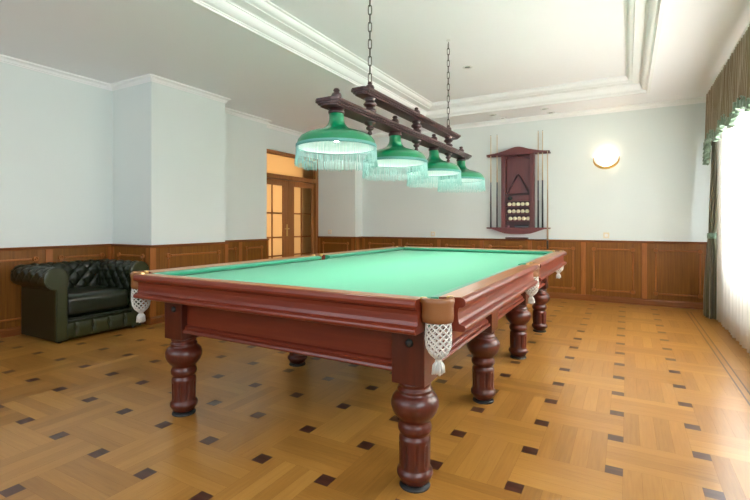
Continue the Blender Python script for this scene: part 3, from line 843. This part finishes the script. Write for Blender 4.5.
m = MB(); m.box(RX-.187, RX+.187, yb-.022, yb-.015, 1.12, 1.555); obj('dark_lining', m, M_RACKD, rk)
# balls
rows = ('top', 'middle', 'bottom'); ords = ('first', 'second', 'third', 'fourth', 'fifth')
bm0 = None
for r, z in enumerate(BZ):
    for k in range(5):
        x = RX-.134+.0705*k+(.016 if r == 2 else 0); loc = (x, yf+.052, z+.034)
        lab = f'{ords[k]} ivory ball from the left on the {rows[r]} ball shelf of the cue rack'
        if bm0 is None:
            m = MB(); m.sphere((0, 0, 0), .034, 18, 12); bm0 = obj('billiard_ball', m, M_IVORY, loc=(0, 0, 0)); bm0.location = loc
            tag(bm0, lab, 'ball', 'ivory balls on the rack shelves')
        else:
            c = bm0.copy(); COL.objects.link(c); c.location = loc; c['label'] = lab
# triangle hanging in the rack
m = MB(); tz0, tz1, hw = 1.682, 1.985, .165; pth = []
cor = [(RX, tz1), (RX+hw, tz0), (RX-hw, tz0)]
ang0 = [PI/2, -PI/6, -5*PI/6]
for (x, z), a in zip(cor, ang0):
    cx, cz = x-.02*math.cos(a), z-.02*math.sin(a)
    for i in range(5):
        t = a+(PI/3)*(1-i/2); pth.append((cx+.02*math.cos(t), yf+.06, cz+.02*math.sin(t)))
for dy in (-.018, 0, .018): m.tube([(x, y+dy, z) for x, y, z in pth], .011, 6, closed=True)
tri = obj('ball_triangle', m, M_RACKD, loc=(RX, yf+.06, tz0)); tag(tri, 'dark red wooden ball triangle standing in the cue rack above the ball shelves', 'ball rack')
# small things on the rack
m = MB(); m.lathe([(0, 0), (.034, 0), (.036, .01), (.036, .03), (.03, .036), (0, .037)], (0, 0, 0), 20)
me_ = obj('chalk_holder', m, M_BLACK, loc=(0, 0, 0)); me_.rotation_euler = (PI/2, 0, 0); me_.location = (RX-.115, yf+.03, 1.60)
tag(me_, 'round black knob on the front of the rack above the balls', 'knob')
br = root('table_brush', (RX+.06, yf+.06, 1.12), 'black table brush lying in the bottom compartment of the cue rack', 'brush')
m = MB(); m.box(RX-.06, RX+.17, yf+.045, yf+.075, 1.14, 1.162, .006); obj('brush_back', m, M_BLACK, br)
m = MB(); m.box(RX-.05, RX+.16, yf+.048, yf+.072, 1.12, 1.141); obj('bristles', m, M_CUEGRY, br)
m = MB(); m.box(RX-.165, RX-.135, yf+.045, yf+.075, 1.12, 1.15, .003); tag(obj('chalk_cube', m, M_CHALK, loc=(RX-.15, yf+.06, 1.12)), 'pink chalk cube left of the brush at the bottom of the rack', 'chalk')
m = MB(); m.box(-1.76, -1.40, YF-.075, YF-.002, ZW, ZW+.028, .004)
tag(obj('wooden_ledge', m, M_RACKD, loc=(RX, YF-.04, ZW)), 'narrow dark red wooden ledge on the panelling directly under the cue rack', 'ledge')

# cues
def cue(name, x, y, zb, zt, butt, label, mats, group='cues in the wall rack'):
    """mats: (forearm, butt) with the joint heights"""
    r = root(name, (x, y, zb), label, 'cue', group)
    R = lambda z: .0145+(.0062-.0145)*(z-zb)/(zt-zb)
    def seg(nm, z0, z1, mt, cap=0):
        m = MB(); m.lathe([(0, z0), (R(z0)+cap, z0), (R(z1)+cap, z1), (0, z1)], (x, y, 0), 12); obj(nm, m, mt, r)
    j1, j2 = butt
    seg('butt', zb+.012, j1, mats[0]); seg('forearm', j1, j2, mats[1]); seg('shaft', j2, zt-.03, M_MAPLE); seg('ferrule', zt-.03, zt-.008, M_PLASTIC, .0003)
    seg('tip', zt-.008, zt, M_CUEGRY); seg('bumper', zb, zb+.012, M_BLACK, .0005)
    return r
# positions come from the rack's clips
yq = yf+.03
c1 = cue('cue', -1.998, yq, 1.12, 2.67, (1.56, 1.875), 'cue with black butt standing at the outer left end of the wall rack', (M_CUEBLK, M_CUEGRY))
copy_thing(c1, (-1.893, yq, 1.12), 'second cue from the left, standing close to the rack panel')
copy_thing(c1, (-1.238, yq, 1.12), 'cue standing just right of the ball shelves, nearest to the rack panel')
copy_thing(c1, (-1.172, yq, 1.12), 'cue on the right of the rack, between the panel-side cue and the hanging cue')
cue('cue', -1.088, yf-.0255, .785, 2.335, (.92, 1.72), 'pale brown-butted cue hanging at the right end of the rack below its shelf', (M_CUEBLK, M_CUEBRN))

# ------------------------------------------------------------------ sconce
SX_, SZ_ = -.27, 2.145
sc = root('wall_sconce', (SX_, YF, SZ_), 'lit white bowl wall lamp with curved gold band on the far wall', 'wall lamp')
m = MB()
def bowl(u, v):
    a = PI+PI*u; t = PI/2*v
    r = .118*math.cos(t)**.8 if v < 1 else 0
    return (SX_+r*math.cos(a), YF-.004+r*.85*math.sin(a), SZ_+.02-.115*math.sin(t))
m.grid(bowl, 28, 14); obj('glass_bowl', m, M_SCONCE, sc)
m = MB()
for i in range(1): pass
def band(u, v):
    a = PI+PI*u; R = .185
    w = (v-.5)*.042
    return (SX_+.178*math.cos(a), YF-.02-.125*math.sin(PI*u)**.6+w*.2, SZ_+.02+.165*math.sin(a)*.92+w)
m.grid(band, 40, 3); bo = obj('gold_band', m, M_GOLD, sc)
md = bo.modifiers.new('thick', 'SOLIDIFY'); md.thickness = .012
m = MB(); m.box(SX_-.06, SX_+.06, YF-.012, YF-.001, SZ_-.07, SZ_+.02, .004); obj('wall_plate', m, M_WHITEP, sc)

# ------------------------------------------------------------------ sockets and switch
def socket(loc, axis, label):
    r = root('wall_socket', loc, label, 'socket', 'sockets and switches above the panelling')
    x, y, z = loc
    m = MB(); m.box(x-.04, x+.04, y-.014, y-.001, z-.043, z+.043, .004); obj('cover_plate', m, M_PLASTIC, r)
    m = MB()
    m.poly([(x+.024*math.cos(2*PI*k/20), y-.0145, z+.024*math.sin(2*PI*k/20)) for k in range(20)]+[(x+.022*math.cos(2*PI*k/20), y-.0165, z+.022*math.sin(2*PI*k/20)) for k in range(20)], [tuple(range(20, 40))]+[(k, (k+1) % 20, 20+(k+1) % 20, 20+k) for k in range(20)]); obj('socket_insert', m, M_WHITEP, r)
socket((-.27, YF, 1.005), 'y', 'square white socket above the panelling below the lit wall lamp')
socket((-3.07, YF, .995), 'y', 'small white socket above the panelling midway between rack and door')
sw = root('light_switch', (-5.17, YP, 1.02), 'small white switch on the wall pier beside the glazed door', 'switch')
m = MB(); m.box(-5.21, -5.13, YP-.010, YP-.001, .98, 1.06, .003); obj('cover_plate', m, M_PLASTIC, sw)
m = MB(); m.box(-5.195, -5.145, YP-.014, YP-.010, .995, 1.045, .002); obj('rocker', m, M_WHITEP, sw)

# ------------------------------------------------------------------ ceiling downlights
def downlight(loc, label):
    r = root('downlight', loc, label, 'ceiling light', 'recessed ceiling lights')
    m = MB(); m.lathe([(.040, 0), (.060, 0), (.060, -.005), (.050, -.010), (.042, -.008), (.036, -.001)], loc, 24); obj('trim_ring', m, M_WHITEP, r)
    m = MB(); m.lathe([(.040, -.0006), (.034, -.003), (0, -.0045)], loc, 20); obj('lamp_face', m, M_LAMPGLASS, r)
downlight((-1.70, 5.34, ZT), 'round spotlight in the raised ceiling beyond the hanging lamp')
downlight((-1.87, 7.17, ZC), 'round spotlight in the far ceiling strip, left one further from the wall')
downlight((-1.09, 7.17, ZC), 'round spotlight in the far ceiling strip, right one further from the wall')
downlight((-1.78, 7.46, ZC), 'round spotlight close to the far wall, above the left cues')
downlight((-1.04, 7.46, ZC), 'round spotlight close to the far wall, above the right cues')

# ------------------------------------------------------------------ curtains
XS = .955
m = MB()
def sheer(u, v):
    y = 6.75-4.28*u; z = .018+(2.79-.018)*v
    f = math.sin(2*PI*y/.145+.8*math.sin(y*3.1))*.030+.010*math.sin(2*PI*y/.061)
    return (XS+.025+f*(1-.35*v), y, z)
m.grid(sheer, 420, 12); sh = obj('sheer_curtain', m, M_SHEER, loc=(XS, 5., 0)); tag(sh, 'floor length white sheer curtain hanging in folds across the window', 'curtain')
md = sh.modifiers.new('thick', 'SOLIDIFY'); md.thickness = .0015
# drape, gathered by a tieback
dp = root('drape', (XS, 6.95, 0), 'dark olive drape tied back at the far end of the window', 'curtain')
m = MB()
ZT_ = 1.03
def drape(u, v):
    z = .012+2.78*v
    k = abs(z-ZT_); w = .120+(.130 if z < ZT_ else .02)*min(1, k/.7)**.8 - .06*math.exp(-(k/.12)**2)
    yc = 6.91 if z > ZT_ else 6.91+.07*min(1, k/.8)
    th = 2*PI*u
    rip = 1+.20*math.sin(9*th+.5)*(1-.5*math.exp(-(k/.1)**2))
    sx = .034 if z > ZT_ else .040+.025*min(1, k/.7)
    h = min(1, max(0, (2.15-z)/1.1)); xc = .966-.040*h
    return (xc+sx*rip*math.cos(th), yc+w*.62*rip*math.sin(th), z)
m.grid(drape, 150, 60, closeu=True); obj('fabric', m, M_DRAPE, dp)
m = MB(); m.lathe([(1, -.035), (1.12, -.03), (1.16, 0), (1.12, .03), (1, .035)], (0, 0, 0), 32)
for v in m.bm.verts: v.co = Vector((.927+v.co.x*.047, 6.91+v.co.y*.055, ZT_+v.co.z))
obj('tieback', m, M_RUFF, dp)
# valance with ruffled lower edge
va = root('valance', (XS-.09, 5., 2.83), 'olive brown gathered valance with green ruffled edge along the window top', 'valance')
XV = .902
def vbot(y):
    e = 2.17+.10*abs(math.sin((7.05-y)*PI/.78))
    return e
m = MB(); V0, V1 = 7.05, 2.4
def pleat(y, v): return .020*math.sin(2*PI*y/.085+1.6*math.sin(y*5))*(.45+.55*(1-v))+.007*math.sin(2*PI*y/.037+v*2)
def val(u, v):
    y = V0+(V1-V0)*u; zb = vbot(y); z = zb+(2.835-zb)*v
    return (XV-.012*(1-v)+pleat(y, v), y, z)
m.grid(val, 620, 14)
# return to the wall at the far end
def valr(u, v):
    zb = vbot(V0); z = zb+(2.835-zb)*v
    return (XV+pleat(V0, v)*(1-u)+u*(XR-.004-XV), V0+.008*math.sin(u*18), z)
m.grid(valr, 20, 8)
o = obj('fabric', m, M_VAL, va, weld=False); md = o.modifiers.new('thick', 'SOLIDIFY'); md.thickness = .003
m = MB()
def ruf(u, v):
    y = V0+(V1-V0)*u; zb = vbot(y)
    return (XV-.02+.028*math.sin(2*PI*y/.052+1.4*math.sin(y*9))*(1-v*.75)+pleat(y, 0)*v, y+.012*math.sin(2*PI*y/.052+2)*(1-v), zb-.060+.085*v+.022*math.sin(2*PI*y/.13))
m.grid(ruf, 700, 6); o = obj('ruffle', m, M_RUFF, va, weld=False); md = o.modifiers.new('thick', 'SOLIDIFY'); md.thickness = .003
# hanging tail at the far end: three tiers of ruffle
m = MB()
for t in range(5):
    zt = 2.20-.048*t
    def tier(u, v, zt=zt, t=t):
        y = V0+.02-.24*u*(1-.08*t)
        return (XV-.015+.034*math.sin(u*2*PI*2.5+t*1.7)*(1-v*.5)-.012*(1-v), y, zt-.075+.085*v+.008*math.sin(u*2*PI*3+t))
    m.grid(tier, 40, 5)
o = obj('tail', m, M_RUFF, va, weld=False); md = o.modifiers.new('thick', 'SOLIDIFY'); md.thickness = .003
rd = root('curtain_rail', (XR-.1, 5., 2.85), 'white curtain rail under the ceiling along the window wall', 'curtain rail')
m = MB(); m.box(XV+.02, XR-.06, 2.3, 7.03, 2.845, ZC, .003); obj('track', m, M_PVC, rd)

# ground outside
b = MB(); b.box(-14, 14, -14, 20, -.4, -.35); struct('ground', b, M_GROUND)

# ------------------------------------------------------------------ light
w = bpy.data.worlds.new('world'); S.world = w; w.use_nodes = True
bg = w.node_tree.nodes['Background']; bg.inputs[0].default_value = (.80, .90, 1., 1); bg.inputs[1].default_value = 1.2
def area(name, loc, rot, sx, sy, power, col):
    l = bpy.data.lights.new(name, 'AREA'); l.shape = 'RECTANGLE'; l.size = sx; l.size_y = sy; l.energy = power; l.color = col
    o = bpy.data.objects.new(name, l); COL.objects.link(o); o.location = loc; o.rotation_euler = rot
    return o
def point(name, loc, power, col, r=.03):
    l = bpy.data.lights.new(name, 'POINT'); l.energy = power; l.color = col; l.shadow_soft_size = r
    o = bpy.data.objects.new(name, l); COL.objects.link(o); o.location = loc
    return o
area('daylight_window_1', (XR+.30, 4.45, 1.68), (0, PI/2, 0), 1.9, 3.9, 510, (.88, .93, 1.))
area('daylight_window_2', (XR+.17, .05, 1.885), (0, PI/2, 0), 1.4, 2.4, 46, (.95, .97, 1.))
area('daylight_window_3', (-2.8, YB-.17, 2.09), (PI/2, 0, 0), 3.1, 1.1, 31, (.74, .85, 1.))
for y in LYS:
    l = bpy.data.lights.new('reflector_bulb', 'AREA'); l.shape = 'DISK'; l.size = .09; l.energy = 4.6; l.color = (1., .97, .93)
    o = bpy.data.objects.new('reflector_bulb', l); COL.objects.link(o); o.location = (LX, y, 1.69)
point('sconce_light', (SX_, YF-.11, SZ_+.05), 1.3, (1., .80, .58), .05)
area('corridor_backlight', (-7.5, 6.5, 1.5), (0, -PI/2, 0), 2.4, 2.6, 40, (1., .93, .82))  # added panel, lights the amber glass from behind; no window there

# ------------------------------------------------------------------ view
S.view_settings.view_transform = 'Standard'; S.view_settings.look = 'None'
S.view_settings.exposure = .86; S.view_settings.gamma = 1; S.view_settings.use_curve_mapping = False
S.cycles.use_denoising = True
S.cycles.max_bounces = 10; S.cycles.diffuse_bounces = 6; S.cycles.glossy_bounces = 4; S.cycles.transmission_bounces = 6; S.cycles.transparent_max_bounces = 8
S.cycles.sample_clamp_indirect = 6.
